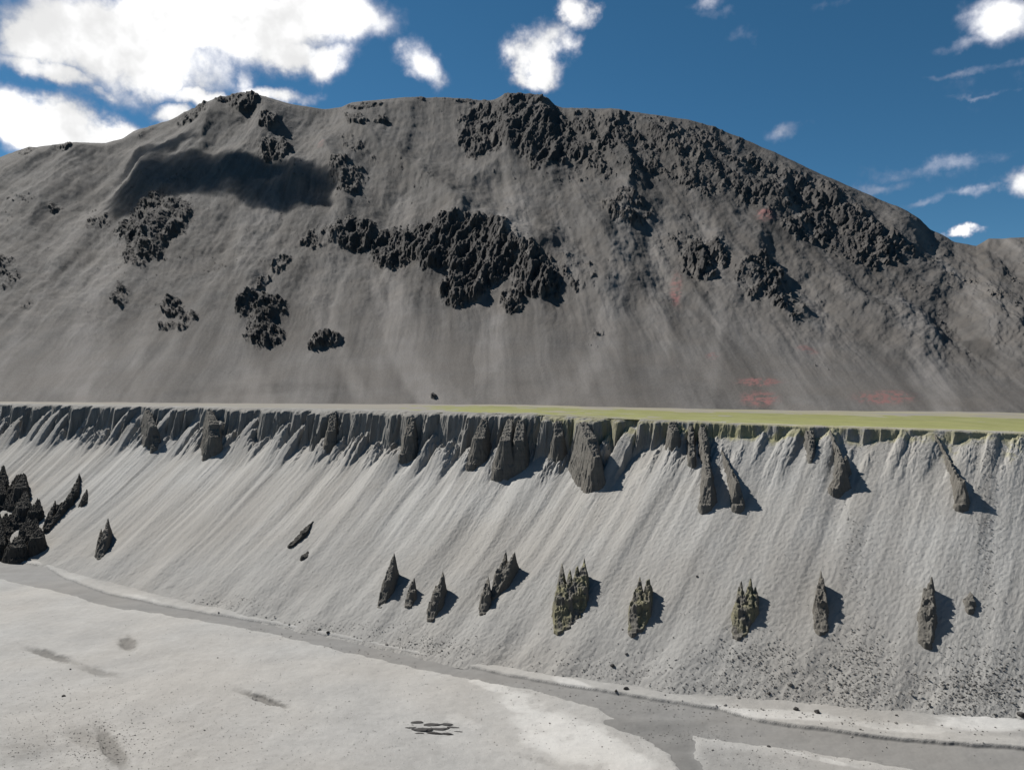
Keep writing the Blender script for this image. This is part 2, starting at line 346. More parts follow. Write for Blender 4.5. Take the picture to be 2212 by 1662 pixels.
# plateau behind the rim, out to the mountain
ac = np.linspace(0, 9, 500); tx, ty, rx, ry, rz = [q[None, :] for q in ev(ac)]
w = np.concatenate([[0], np.linspace(.004, 1, 70)**1.6])[:, None]
dx = (rx-tx); dy = (ry-ty); L = np.hypot(dx, dy)
X0 = rx+dx/L*13; Y0 = ry+dy/L*13
X = X0 + w*(X0/Y0*700-0*X0)*1.0; Y = Y0 + w*700
z = rz + 0*w + .35*fbm(X/25, Y/25, 33, 3)*sm(w, 0, .02) - .08
struct(mesh_obj('plateau', np.stack([X, Y, z], -1).reshape(-1, 3), grid_faces(*X.shape), M_top,
     attrs={'tone': .38+.2*fbm(X/30, Y/30, 34, 3), 'rock': 0*X, 'tint': .45*sm(ac[None, :], 3.2, 4.2)*sm(fbm(X/20, Y/30, 40, 3), -.4, .3)}))
ac = np.linspace(3.1, 9, 460); tx, ty, rx, ry, rz = [q[None, :] for q in ev(ac)]
dx = (rx-tx); dy = (ry-ty); L = np.hypot(dx, dy); w = np.linspace(0, 1, 60)[:, None]*.66
X0 = rx+dx/L*2.2; Y0 = ry+dy/L*2.2
X = X0 + w*X0/Y0*230; Y = Y0 + w*230
edge = sm(w, 0, .03) - sm(w + .12*fbm(X/25, 0*X, 65, 4), .36, .62)*1.3
m = fbm(X/12, Y/12, 35, 4)
z = rz + .07 + .35*(edge-1) + .34*m*(1-sm(ac[None, :], 4.2, 5.5)*.6) + .3*(sm(ac[None, :], 3.1, 4.0)-1) + .25*fbm(X/9, Y/9, 31, 3)*0 + .2*fbm(X/25, Y/25, 33, 3)*sm(w, 0, .1)
o = mesh_obj('grass', np.stack([X, Y, z], -1).reshape(-1, 3), grid_faces(*X.shape), M_grass, attrs={'tone': .7-1.2*w+.6*fbm(X/14, Y/14, 36, 4)+.3*fbm(X/3, Y/3, 29, 3), 'rock': 0*X, 'tint': .35+.5*fbm(X/9, Y/9, 39, 3)})
o['kind'] = 'stuff'; o['label'] = 'thin yellow green grass covering the flat terrace above the canyon rim'; o['category'] = 'grass'

# ---------------------------------------------------------------- mountain
SKY = np.array([(-900,560),(-400,460),(-100,372),(0,340),(35,328),(62,317),(80,320),(160,314),(230,312),(265,302),(290,288),(340,270),(362,262),(400,243),(430,232),(470,219),(500,210),(522,203),(545,209),(580,216),(630,227),(700,236),(738,233),(760,223),(820,216),(900,210),(1000,212),(1050,218),(1068,216),(1086,207),(1120,204),(1170,207),(1185,214),(1198,228),(1215,234),(1300,236),(1360,243),(1480,257),(1540,272),(1620,306),(1700,342),(1790,384),(1900,430),(1960,457),(1985,474),(2010,497),(2040,512),(2060,523),(2108,531),(2135,515),(2211,513),(2400,495),(2700,520),(3300,560)], float)
CR = [ # crags: cx, cy, rx, ry, rot, strength, rib direction
 (1100,270,110,55,.1,1.),(1040,300,60,50,0,.9),(1180,300,90,70,.2,1.),(1130,215,60,14,0,1.),(1260,300,120,70,.2,.8),(1400,310,120,70,.2,.75),(1520,350,100,80,.3,.75),(1300,380,110,40,.1,.45),
 (1650,400,120,60,.5,.75),(1780,450,110,50,.55,.9),(1840,510,110,55,.4,.95),(1900,530,60,40,.6,.9),(1740,490,60,35,.2,.8),(1560,300,60,40,.3,.5),
 (1520,555,55,50,-.3,1.),(1455,520,60,22,-.2,.45),(1640,600,60,55,.4,.75),(1700,660,50,30,.8,.6),
 (850,540,55,45,-.5,1.),(960,540,90,55,0,1.1),(1040,560,90,65,.2,1.15),(1000,630,60,34,-.2,1.),(1150,600,70,45,.6,.95),(1105,650,30,26,.2,.9),(770,515,50,35,-.2,1.),(700,525,60,22,-.2,.6),(1240,600,60,40,.6,.4),
 (340,490,90,60,-.3,.8),(310,540,55,40,-.3,.8),(215,485,35,20,0,.5),(370,660,32,26,.2,.75),(400,690,30,22,-.9,.7),(265,640,25,22,-.5,.6),(360,700,22,8,0,.6),
 (565,665,60,28,0,.8),(570,720,50,36,.1,.7),(610,580,30,18,-.5,.7),(560,620,40,10,-.6,.6),(700,737,42,16,-.1,.85),(15,590,40,40,0,.45),
 (520,225,60,22,.0,.85),(585,280,26,20,0,.9),(420,255,45,24,-.3,.8),(770,275,28,14,0,.85),(825,272,20,9,0,.7),(790,235,45,8,-.1,.8),(900,213,18,5,0,.7),(1010,216,30,5,0,.6),
 (755,400,45,40,.1,.65),(920,400,30,30,0,.4),(600,340,40,28,0,.8),(770,330,60,20,.5,.4),(60,330,25,12,0,.6),(140,330,30,8,0,.5),(1350,460,60,45,.1,.75),(1500,385,14,28,0,.7),
 (2000,570,70,14,.6,.4),(2110,620,60,14,.6,.4),(2170,650,60,14,.6,.35),(1290,725,40,26,.1,.3),(60,665,30,6,-.4,.5),(120,450,14,6,-.5,.6),(940,858,8,6,0,.6),(1790,790,40,10,.2,.3)]
REDS = [(1650,470,22,14,0,.9),(1462,620,14,36,0,.8),(1640,825,50,10,0,1),(1640,860,45,18,0,1),(1910,858,70,16,0,.95),(1745,755,26,10,.2,.6),(1540,768,16,8,0,.4),(700,338,10,8,0,.6)]
mc = np.concatenate([np.linspace(-850, -120, 160), np.arange(-118, 2330, 1.35), np.linspace(2332, 3200, 160)])
NR = 560
ysk = np.interp(mc, SKY[:, 0], SKY[:, 1])
smc = lambda a_, k_=181: np.convolve(np.pad(a_, k_//2, mode='reflect', reflect_type='odd'), np.hanning(k_)/np.hanning(k_).sum(), 'valid')
ysk_full = ysk.copy(); ysk = smc(ysk, 61)
Yc = np.interp(mc, [-850, 0, 520, 1100, 1600, 2060, 2130, 3200], [1300, 1350, 1500, 1650, 1500, 1250, 1150, 1000])
Yf = np.interp(mc, [-850, 0, 700, 1300, 2000, 3200], [600, 520, 450, 400, 385, 370])
Zf = -np.interp(mc, [-850, 0, 1100, 1700, 2300, 3200], [12, 12, 12.3, 14.5, 17.2, 19.0])
Yc = smc(Yc); Yf = smc(Yf); Zf = smc(Zf) - 2.2
Zc = (CY-ysk)/F*Yc
wd = np.linspace(0, 1, 500)
Pw = np.empty((NR, len(mc))); 
tt = np.linspace(0, 1, NR)
for j in range(len(mc)):
    Yd = Yf[j]+(Yc[j]-Yf[j])*wd; zd = Zf[j]+(Zc[j]-Zf[j])*(wd**1.32)
    e = zd/Yd; e = np.maximum.accumulate(e)+1e-9*np.arange(500); e = (e-e[0])/(e[-1]-e[0])
    Pw[:, j] = np.interp(tt, e, wd)
Yd = Yf+(Yc-Yf)*Pw; Zd = Zf+(Zc-Zf)*Pw**1.32; PX = np.repeat(mc[None, :], NR, 0); PY = CY-Zd/Yd*F
crest_fix = (ysk-ysk_full)/F*Yc; PY = PY - (ysk-ysk_full)*sm(Pw, .72, 1)
q = PX + 14*fbm(PX/120, PY/90, 81, 3)
tp = np.clip((PY-260)/620, 0, 1.2)
cst = (q-1020)/(1+1.25*tp)                       # fall lines fan outward from the summit
big = fbm(cst/150, tp*1.2, 82, 3); med = fbm(cst/40, tp*1.6, 83, 3); fin_ = fbm(cst/13, tp*3.5, 84, 3)
env = sm(Pw, .05, .4)*(1-.75*sm(Pw, .93, 1))
d = env*(20*big + 3.5*med) + sm(Pw, .02, .2)*.8*fin_
mask = np.zeros_like(PX)
wx = 16*fbm(PX/38, PY/38, 85, 4, .6); wy = 14*fbm(PX/38, PY/38, 86, 4, .6)
for (cx, cy, rx_, ry_, ro, st) in CR:
    bx = (np.abs(PX-cx) < 1.4*max(rx_, ry_)+25) & (np.abs(PY-cy) < 1.4*max(rx_, ry_)+25)
    c, s_ = math.cos(ro), math.sin(ro); dx = (PX+wx)[bx]-cx; dy = (PY+wy)[bx]-cy
    rr = np.hypot((dx*c+dy*s_)/rx_, (-dx*s_+dy*c)/ry_)
    mask[bx] = np.maximum(mask[bx], st*sm(1.25-rr, 0, .6))
brk = fbm(PX/13, PY/17, 87, 5, .68) + .5*fbm(PX/45, PY/40, 95, 3)
gap = np.where(PX > 1215, sm(fbm((PX+.5*PY)/42, (PY-.3*PX)/34, 72, 4, .6), -.30, .12), 1.0); mask = mask*(.45+.55*gap)
rk = sm(mask*.85 + 1.15*brk, .52, .80)*sm(mask, .02, .3)
ribd = np.where(PX < 1250, .55, -.25)
wr = PX + 9*fbm(PX/30, PY/30, 96, 3)
rib = ridged((wr+ribd*PY)/52, PY/95, 88, 5, .56)
rib2 = ridged(wr/26, (PY+.3*wr)/22, 89, 4, .6)
d2 = np.clip(mask, 0, 1.1)*(17*np.clip(rib, 0, 1)**1.1 + 4*np.clip(rib2, 0, 1) - 6) * sm(mask + .5*brk, .2, 1.0) * np.where(PX > 1330, .7, 1.0) + 2.2*rk
d = d + d2 + rk*1.5*fbm(PX/4, PY/4, 90, 3)
mask0 = np.zeros_like(PX)
for (cx, cy, rx_, ry_, ro, st) in CR: mask0 = np.maximum(mask0, st*ell(PX, PY, cx, cy, rx_, ry_, ro))
SPURS = [([(770,290),(850,340),(930,400),(985,455)],36,17),([(700,320),(740,400),(752,450)],34,16),([(560,230),(600,300),(650,390)],50,20),([(1250,450),(1330,560),(1440,700),(1600,850)],36,10),
  ([(1560,560),(1700,680),(1850,790)],40,6),([(300,300),(330,420),(345,520)],45,16),([(1000,485),(1180,545),(1290,640)],45,18),([(470,240),(430,330),(380,420)],40,14),([(1330,260),(1360,380),(1340,470)],40,14),
  ([(1690,400),(1640,480),(1630,580)],34,7),([(1110,250),(1090,340),(1020,400)],34,12),([(980,640),(960,740),(930,840)],50,9),([(540,600),(520,700),(430,820)],50,10),([(160,330),(100,430),(20,560)],55,14),([(1950,500),(2080,640),(2180,800)],50,6)]
sx_ = PX + 10*fbm(PX/45, PY/45, 78, 3); sy_ = PY + 10*fbm(PX/45, PY/45, 79, 3)
for pts, w_, h_ in SPURS:
    best = np.full(PX.shape, 1e9)
    for (ax_, ay_), (bx_, by_) in zip(pts[:-1], pts[1:]):
        ex_, ey_ = bx_-ax_, by_-ay_; t_ = np.clip(((sx_-ax_)*ex_+(sy_-ay_)*ey_)/(ex_*ex_+ey_*ey_), 0, 1)
        best = np.minimum(best, np.hypot(sx_-ax_-ex_*t_, sy_-ay_-ey_*t_))
    d = d + 1.05*h_*np.exp(-(best/w_)**1.35)*sm(Pw, .10, .40)
d = d + sm(Pw, .08, .4)*(7.5*fbm(PX/75, PY/65, 76, 4) + (1.1+1.6*sm(mask0, .1, .6))*fbm(PX/16, PY/14, 77, 4, .6))
d = d*(1-.55*sm(Pw, .97, 1))*sm(Pw, 0, .05)
Zm = Zd + d*.55 + crest_fix*sm(Pw, .72, 1); Ym = Yd - d*.9
Xm = (PX-CX)/F*Yd
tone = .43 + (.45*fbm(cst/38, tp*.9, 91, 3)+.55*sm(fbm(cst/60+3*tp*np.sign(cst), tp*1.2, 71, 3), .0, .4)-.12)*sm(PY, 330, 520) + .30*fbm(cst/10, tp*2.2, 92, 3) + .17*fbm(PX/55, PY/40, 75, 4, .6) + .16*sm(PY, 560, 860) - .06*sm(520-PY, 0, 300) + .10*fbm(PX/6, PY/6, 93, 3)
for (cx, cy, rx_, ry_, ro, st) in [(2115,752,38,15,.5,.45),(700,470,60,20,-.3,.15),(1700,480,180,90,.5,.12),(500,250,90,30,-.3,.15),(300,470,90,70,-.3,.15),(1150,290,160,70,.1,.15),(1380,330,220,80,.2,.12),(640,490,80,40,0,.12),(590,690,90,50,0,.12),(1560,560,90,60,0,.12),(560,840,200,14,-.04,.18),(960,400,60,26,.95,.35),(870,370,40,60,.3,.2),(1400,430,40,50,0,.3),(1790,330,10,10,0,.1),(1260,480,8,40,-.4,.1)]:  # darker patches; the steep diagonal ones paint a spur's shaded flank into the tone
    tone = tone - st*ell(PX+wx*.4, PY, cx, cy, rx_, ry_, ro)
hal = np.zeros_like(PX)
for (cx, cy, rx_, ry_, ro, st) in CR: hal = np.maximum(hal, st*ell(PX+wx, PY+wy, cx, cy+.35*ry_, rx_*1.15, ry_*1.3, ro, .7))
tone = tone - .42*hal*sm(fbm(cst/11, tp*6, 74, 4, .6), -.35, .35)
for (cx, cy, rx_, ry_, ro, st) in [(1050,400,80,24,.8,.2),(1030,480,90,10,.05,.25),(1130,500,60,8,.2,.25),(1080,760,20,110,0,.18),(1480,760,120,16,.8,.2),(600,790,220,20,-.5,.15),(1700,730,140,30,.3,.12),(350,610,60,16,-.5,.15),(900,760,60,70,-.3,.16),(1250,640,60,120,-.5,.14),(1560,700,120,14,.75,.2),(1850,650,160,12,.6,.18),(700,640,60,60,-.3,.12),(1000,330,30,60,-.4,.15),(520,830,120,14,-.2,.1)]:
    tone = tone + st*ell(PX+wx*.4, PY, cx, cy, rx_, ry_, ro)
speck = sm(fbm(PX/9, PY/7, 97, 4, .7) + .5*fbm(PX/90, PY/60, 98, 3), .50, .72)*sm(Pw, .15, .45)
rk = np.maximum(rk, .8*speck); d3 = 1.6*speck; Zm = Zm + d3; Ym = Ym - d3
tint = np.zeros_like(PX)
for (cx, cy, rx_, ry_, ro, st) in REDS: tint = np.maximum(tint, st*ell(PX+wx*.5, PY+wy*.3, cx, cy, rx_, ry_, ro))
tint = tint*sm(fbm(PX/14, PY/6, 73, 4, .65), -.3, .25)
back = np.linspace(0, 1, 24)[1:, None]
Yb_ = Ym[-1][None]+back*900; Xb_ = (mc-CX)[None]/F*(Yd[-1][None]+back*900*.6); Zb_ = Zm[-1][None]-back**1.3*620 + 8*fbm(Xb_/60, Yb_/60, 94, 3)*back
V = np.stack([np.vstack([Xm, Xb_]), np.vstack([Ym, Yb_]), CAMZ+np.vstack([Zm, Zb_])], -1)
ext = lambda a_, v_: np.vstack([a_, np.full(Yb_.shape, v_)])
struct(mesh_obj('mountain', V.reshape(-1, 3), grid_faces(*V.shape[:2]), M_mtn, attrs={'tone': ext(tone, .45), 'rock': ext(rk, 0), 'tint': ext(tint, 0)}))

# ---------------------------------------------------------------- picking points on the ground
def hit(px, py, h=0.0, y0=120, y1=560):
    Ys = np.arange(y0, y1, .25); xx = (px-CX)/F*Ys; zz = CAMZ-(py-CY)/F*Ys
    g = zz-ground(xx, Ys) <= h
    i = int(np.argmax(g)) if g.any() else len(Ys)-1
    return np.array([xx[i], Ys[i], zz[i]])
def seg_field(x, y, A, Bn, zA, zB):
    ax, ay = A; bx, by = Bn; ex, ey = bx-ax, by-ay; l2 = ex*ex+ey*ey+1e-9
    t = np.clip(((x-ax)*ex+(y-ay)*ey)/l2, 0, 1)
    return np.hypot(x-(ax+ex*t), y-(ay+ey*t)), zA+(zB-zA)*t
def carve(name, crests, label, cat, group=None, kb=3.6, A=1.2, wA=.35, rad=(.12, 1.25, 1.0), res=.14, seed=0, mat=None, tint=0.0, rough=1.0, rock=0.0, tone0=.5, warp=1.0, tip=.05, cap=None):
    """a steep eroded rock body: sharp crests falling away on every side, its foot buried in the scree"""
    P = [[hit(px, py, h) for (px, py, h) in cr] for cr in crests]
    allp = np.array([p for c in P for p in c]); hmax = max(h for c in crests for (_, _, h) in c)
    pad = hmax/1.4+2
    x0, x1, y0, y1 = allp[:, 0].min()-pad, allp[:, 0].max()+pad, allp[:, 1].min()-pad-1, allp[:, 1].max()+pad
    xs = np.arange(x0, x1, res); ys = np.arange(y0, y1, res); XX, YY = np.meshgrid(xs, ys)
    wx = XX + warp*(.5*fbm(XX/2.2, YY/2.2, seed+1, 3)); wy = YY + warp*(.5*fbm(XX/2.2, YY/2.2, seed+2, 3))
    Z = np.full(XX.shape, -1e3)
    jag = rough*(.30*(ridged(XX/1.9, YY/1.9, seed+11, 3)-.6) + .16*fbm(XX/.6, YY/.6, seed+12, 3))*-1.0
    for c in P:
        for i_, (p, q_) in enumerate(zip(c[:-1], c[1:])):
            dd, zc = seg_field(wx, wy, p[:2], q_[:2], p[2], q_[2])
            r0 = rad[min(i_, len(rad)-1)]; r1 = rad[min(i_+1, len(rad)-1)]
            r0 = r0 if i_ > 0 else tip
            zr = (zc-q_[2])/(p[2]-q_[2]+1e-6)
            dd = np.maximum(0, dd + jag - (r1+(r0-r1)*np.clip(zr, 0, 1)))
            Z = np.maximum(Z, zc - kb*dd - A*(1-np.exp(-dd/wA)))
    G = ground(XX, YY)
    if cap is not None: Z = np.minimum(Z, cap(XX, YY))
    hh = np.clip(Z-G, 0, 6)
    fl = ridged(wx/1.6, wy/1.6, seed+5, 3)-.6
    Z = Z + rough*(1.3*fl*sm(hh, 0, 3)*(1-.5*sm(hh, 4, 6)) + .25*fbm(XX/.5, YY/.5, seed+6, 3))
    Z = Z + .07*np.sin(Z*5.0+5*fbm(XX/3, YY/3, seed+7, 3))*rough*(1+fbm(XX/2, YY/2, seed+13, 2))
    vis = Z > G-.9
    Fg = grid_faces(*XX.shape); keep = vis.ravel()[Fg].any(1)
    Z = np.maximum(Z, G-2.5)
    v = np.stack([XX, YY, Z], -1).reshape(-1, 3)
    och_patch = sm(-fbm(XX/3, YY/3, seed+8, 2), -.3, .2)  # random patches that carry the ochre tint
    at = {'tone': tone0+.25*fbm(XX/1.5, Z/1.2, seed+9, 3), 'rock': rock+0*XX, 'tint': tint*och_patch}
    v, f, at = compact(v, Fg[keep], at)
    c0 = allp.mean(0); base = np.array([c0[0], c0[1], float(ground(np.array([c0[0]]), np.array([c0[1]]))[0])])
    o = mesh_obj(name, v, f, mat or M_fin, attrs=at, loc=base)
    return tag(o, label, cat, group)
def spire(tips, foot, label, group=None, hk=.43, **kw):
    """tips: [(px,py)], feet: one (px,py) or a list"""
    cr = []
    feet = foot if isinstance(foot, list) else [foot]*len(tips)
    for (tx_, ty_), (fx_, fy_) in zip(tips, feet):
        Yh = hit((tx_+fx_)/2, (ty_+fy_)/2)[1]; h = hk*(fy_-ty_)*Yh/F
        m_ = .5
        cr.append([(tx_, ty_, h), (tx_+(fx_-tx_)*m_, ty_+(fy_-ty_)*m_, h*.62), (fx_, fy_-2, .4)])
    return carve('rock_spire', cr, label, 'rock spire', group, **kw)
G1 = 'eroded spires standing on the scree slope'
spire([(233,1118),(218,1142)], (217,1206), 'dark lone spire on the scree far left, beside the black outcrop', G1, seed=100)
spire([(851,1193)], (822,1310), 'broad smooth single-pointed dark spire, leftmost of the lower row', G1, seed=110)
spire([(894,1247)], (882,1308), 'small pointed dark spire just right of the broad single-pointed one', G1, seed=120)
spire([(957,1234),(941,1262)], (930,1336), 'ragged spire with one tall point and a low shoulder on its left', G1, seed=130)
spire([(1054,1242)], (1044,1323), 'thin spire in front and left of the two-pointed spire in the middle', G1, seed=140)
spire([(1092,1192),(1113,1190)], (1064,1288), 'two-pointed dark spire set highest on the slope in the lower row', G1, seed=150)
spire([(1214,1217),(1231,1228),(1247,1218),(1262,1205)], [(1207,1360),(1222,1352),(1236,1342),(1250,1328)], 'largest castle-like spire with four points and an ochre left flank', G1, seed=160, tint=.45, hk=.36, rad=(.12,1.5,1.3))
spire([(1382,1243),(1402,1243)], [(1365,1366),(1380,1356)], 'twin-pointed dark spire with ochre foot, right of the castle-like one', G1, seed=170, tint=.4, hk=.33, rad=(.12,1.5,1.2))
spire([(1601,1252),(1621,1248),(1634,1264)], [(1592,1374),(1604,1366),(1612,1350)], 'crowded three-pointed spire with a pale ochre left foot', G1, seed=180, tint=.4, hk=.30, rad=(.12,1.5,1.2))
spire([(1773,1230)], (1770,1362), 'tall slender needle with a banded grey base', G1, seed=190, A=2.0, wA=.4, hk=.29, rad=(.1,1.5,1.4))
spire([(2010,1243),(1999,1264)], [(1999,1384),(1996,1380)], 'tall narrow dark spire near the right end of the lower row', G1, seed=200, hk=.25, rad=(.12,1.4,1.4))
spire([(2095,1275)], (2093,1314), 'smallest low spire at the right end of the lower row', G1, seed=210, hk=.25)
G2 = 'eroded fins hanging below the canyon rim'
def rimcap(x, y):
    s_, b_, L_, rz_ = inv(x, y); return rz_ - .5 - .12*np.maximum(b_, 0) + .5*fbm(x/1.7, y/1.7, 38, 3)
def fin(cr, label, **kw):
    kw.setdefault('tip', 1.2); kw.setdefault('A', .4)
    return carve('rock_fin', cr, label, 'rock fin', G2, cap=rimcap, **kw)
FR = dict(rad=(.5, 1.7, 1.5))
fin([[(453,886,4.5),(461,915,8.5),(462,942,6),(452,956,1)]], 'isolated broad dark fin under the rim at left, pale scree either side', seed=300, rad=(1, 2.4, 2.6, 2))
fin([[(318,886,4),(330,920,7),(338,945,4),(334,966,1)]], 'narrow dark fin with a jutting right shoulder under the left rim', seed=310, **FR)
fin([[(1102,906,4),(1090,950,9),(1076,1012,2)],[(1125,908,4),(1120,950,10),(1098,1010,2)]], 'biggest rounded dark fin under the rim in the middle', seed=320, rad=(1.0, 1.9, 1.9))
fin([[(1045,906,4),(1034,945,8),(1018,1000,1.5)]], 'dark fin touching the left side of the biggest rounded fin', seed=330, rad=(1.5, 2.3, 2.0))
fin([[(1258,912,4),(1276,945,10),(1286,985,9),(1266,1030,2)],[(1262,914,4),(1262,960,8),(1258,1024,1.5)]], 'large black fin with a hooked right shoulder below the first grass on the rim', seed=340, rad=(1.0, 2.0, 1.3, 1.4))
fin([[(1206,910,4),(1206,940,6),(1202,968,1)]], 'short upright dark fin just left of the hooked black fin', seed=350, **FR)
fin([[(1452,911,2),(1456,930,3.5),(1452,948,.8)]], 'little dark stub alone under the grassy rim', seed=360, rad=(.8, 1.5, 1.0))
fin([[(1516,918,2.5),(1522,950,5),(1525,982,3),(1530,1030,7),(1522,1088,1.2)],[(1492,920,1.5),(1494,985,2.4)]], 'long dark fin dropping from the grassy rim to a triangular pinnacle', seed=370, rad=(.5, .9, .6, .8, 1.9), tip=.6)
fin([[(1558,970,.8),(1577,1010,3.5),(1592,1040,6),(1592,1088,1.2)]], 'slanting fin ending in a dark triangular foot, right of the long fin', seed=380, rad=(.1, .3, .6, 1.7), tip=.1)
fin([[(1793,928,1.2),(1808,965,3),(1818,1000,6.5),(1800,1052,1.2)],[(1828,985,4.5),(1814,1030,1.5)]], 'slanting fin with a jagged pinnacle below the rim at right', seed=390, rad=(.2, .3, .8, 1.8), tip=.2)
fin([[(1748,930,1.5),(1752,960,3),(1750,990,.8)]], 'thin dark rib left of the jagged right-hand pinnacle', seed=400, rad=(.4, .8, .5))
fin([[(2018,935,.8),(2040,975,1.1),(2058,1010,2.4),(2078,1040,5.5),(2074,1088,1)]], 'thin slanting rib with a small dark pinnacle at its end, farthest right', seed=410, rad=(.1, .2, .3, .6, 1.6), tip=.1)
fin([[(888,902,4),(882,940,7),(870,980,1)]], 'dark fin with a pointed foot in the row left of the middle', seed=420, **FR)
fin([[(720,892,4),(715,930,6),(706,960,1)]], 'rounded dark fin hanging where the fluted cliff thins out', seed=430, **FR)
# black outcrop at the left edge
oc = []; orr = np.random.default_rng(77)
for k_ in range(46):
    fy = orr.uniform(1000, 1165); fx = orr.uniform(-120, 100 - max(0, 1045-fy)*.8); h_ = orr.uniform(2.5, 7)
    ey = min(1204, fy+orr.uniform(40, 80)); oc.append([(fx, fy, h_), ((fx+fx-12)/2, (fy+ey)/2, h_*.9), (fx-12, ey, 1.2)])
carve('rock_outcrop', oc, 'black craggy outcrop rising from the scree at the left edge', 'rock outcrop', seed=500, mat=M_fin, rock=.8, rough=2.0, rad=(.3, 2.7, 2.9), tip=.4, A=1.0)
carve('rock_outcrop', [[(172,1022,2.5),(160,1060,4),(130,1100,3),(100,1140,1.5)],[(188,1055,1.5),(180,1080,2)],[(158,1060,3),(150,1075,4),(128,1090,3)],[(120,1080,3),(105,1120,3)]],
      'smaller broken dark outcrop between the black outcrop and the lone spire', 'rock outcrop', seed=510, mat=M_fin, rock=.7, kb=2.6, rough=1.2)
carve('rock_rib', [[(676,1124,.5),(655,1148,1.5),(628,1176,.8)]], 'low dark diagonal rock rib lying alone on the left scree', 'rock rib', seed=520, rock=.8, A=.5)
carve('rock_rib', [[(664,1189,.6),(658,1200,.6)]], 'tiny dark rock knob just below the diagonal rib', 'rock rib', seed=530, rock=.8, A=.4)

# ---------------------------------------------------------------- stones
random.seed(4); rng = np.random.default_rng(4)
def ico(sub):
    t = (1+5**.5)/2
    v = [(-1,t,0),(1,t,0),(-1,-t,0),(1,-t,0),(0,-1,t),(0,1,t),(0,-1,-t),(0,1,-t),(t,0,-1),(t,0,1),(-t,0,-1),(-t,0,1)]
    f = [(0,11,5),(0,5,1),(0,1,7),(0,7,10),(0,10,11),(1,5,9),(5,11,4),(11,10,2),(10,7,6),(7,1,8),(3,9,4),(3,4,2),(3,2,6),(3,6,8),(3,8,9),(4,9,5),(2,4,11),(6,2,10),(8,6,7),(9,8,1)]
    v = [np.array(p, float)/np.linalg.norm(p) for p in v]
    for _ in range(sub):
        c = {}; nf = []
        def mid(a_, b_):
            k = (min(a_, b_), max(a_, b_))
            if k not in c: p = v[a_]+v[b_]; v.append(p/np.linalg.norm(p)); c[k] = len(v)-1
            return c[k]
        for a_, b_, d_ in f:
            x_, y_, z_ = mid(a_, b_), mid(b_, d_), mid(d_, a_); nf += [(a_, x_, z_), (b_, y_, x_), (d_, z_, y_), (x_, y_, z_)]
        f = nf
    return np.array(v), np.array(f)
I0 = ico(0); I2 = ico(2)
def rockshape(seed, sub=I2, sc=(1, .8, .6)):
    v = sub[0].copy(); r = np.random.default_rng(seed)
    for _ in range(9):      # chop flat facets
        n = r.normal(size=3); n /= np.linalg.norm(n); dlim = r.uniform(.55, .85)
        e = v@n - dlim; v = v - np.outer(np.maximum(e, 0), n)
    v += .05*r.normal(size=v.shape)
    return v*np.array(sc)
def boulder(px, py, size, label, group, seed, mat=None, sc=(1, .8, .65), name='boulder', cat='boulder', rot=None, sink=.25):
    p = hit(px, py); v = rockshape(seed, sc=sc)*size*.5
    a_ = random.uniform(0, 6.28) if rot is None else rot; R_ = np.array([[math.cos(a_), -math.sin(a_), 0], [math.sin(a_), math.cos(a_), 0], [0, 0, 1]])
    v = v@R_.T; base = (p[0], p[1], p[2])
    o = mesh_obj(name, v + np.array([0, 0, size*.5*sc[2]*(1-2*sink)]), I2[1], mat or M_stone, smooth=False, attrs={'tone': np.full(len(v), random.uniform(.3, .7)), 'rock': np.zeros(len(v)), 'tint': np.zeros(len(v))})
    o.location = base
    return tag(o, label, cat, group)
# placement table from the wall and floor surfaces
BIN = 3; NBX, NBY = int(2400/BIN), int(900/BIN); PM = np.zeros((NBY, NBX, 3)); OK = np.zeros((NBY, NBX), bool)
spx, spy, sv = slope_xyz
for (qx, qy, qv) in ((px.ravel(), (CY+CAMZ/Yg*F).ravel(), np.stack([Xg, Yg, floor_eval(Xg, Yg, False)], -1).reshape(-1, 3)), (spx.ravel(), spy.ravel(), sv.reshape(-1, 3))):
    ix = ((qx+60)/BIN).astype(int); iy = ((qy-850)/BIN).astype(int)
    g_ = (ix >= 0) & (ix < NBX) & (iy >= 0) & (iy < NBY) & ((qv[:, 2] > .02) | (qy > 1180))
    PM[iy[g_], ix[g_]] = qv[g_]; OK[iy[g_], ix[g_]] = True
ZONES = [ # cx,cy,sx,sy,count,size lo,hi
 (1630,1420,60,28,700,.2,.5),(1840,1200,14,70,260,.2,.5),(1855,1440,40,55,900,.2,.55),(2130,1150,14,110,500,.2,.5),(2120,1480,60,45,1500,.2,.6),(1700,1480,200,40,1500,.15,.5),
 (1950,1500,200,30,1100,.15,.5),(900,1395,90,14,800,.15,.45),(700,1355,90,9,500,.15,.45),(480,1300,60,8,300,.15,.4),(1250,1450,140,22,700,.15,.45),(1500,1500,120,18,500,.15,.5),
 (1300,1400,400,60,600,.12,.35),(1500,930,500,14,700,.15,.4),(2000,960,150,20,400,.15,.4),(1200,1380,900,130,1800,.1,.3),(1300,1150,600,120,1800,.1,.28),(300,1560,300,70,1500,.08,.3),(700,1560,500,80,1500,.08,.28),(140,1600,130,60,900,.1,.3),(240,1600,40,30,160,.15,.4),(1640,1630,120,20,300,.1,.35),(1480,1585,60,10,250,.1,.35),(1900,1080,250,120,500,.12,.35)]
gv, gf, n0 = [], [], 0; gt = []
protos = [rockshape(900+i, I0, (1, .8, .6)) for i in range(12)]
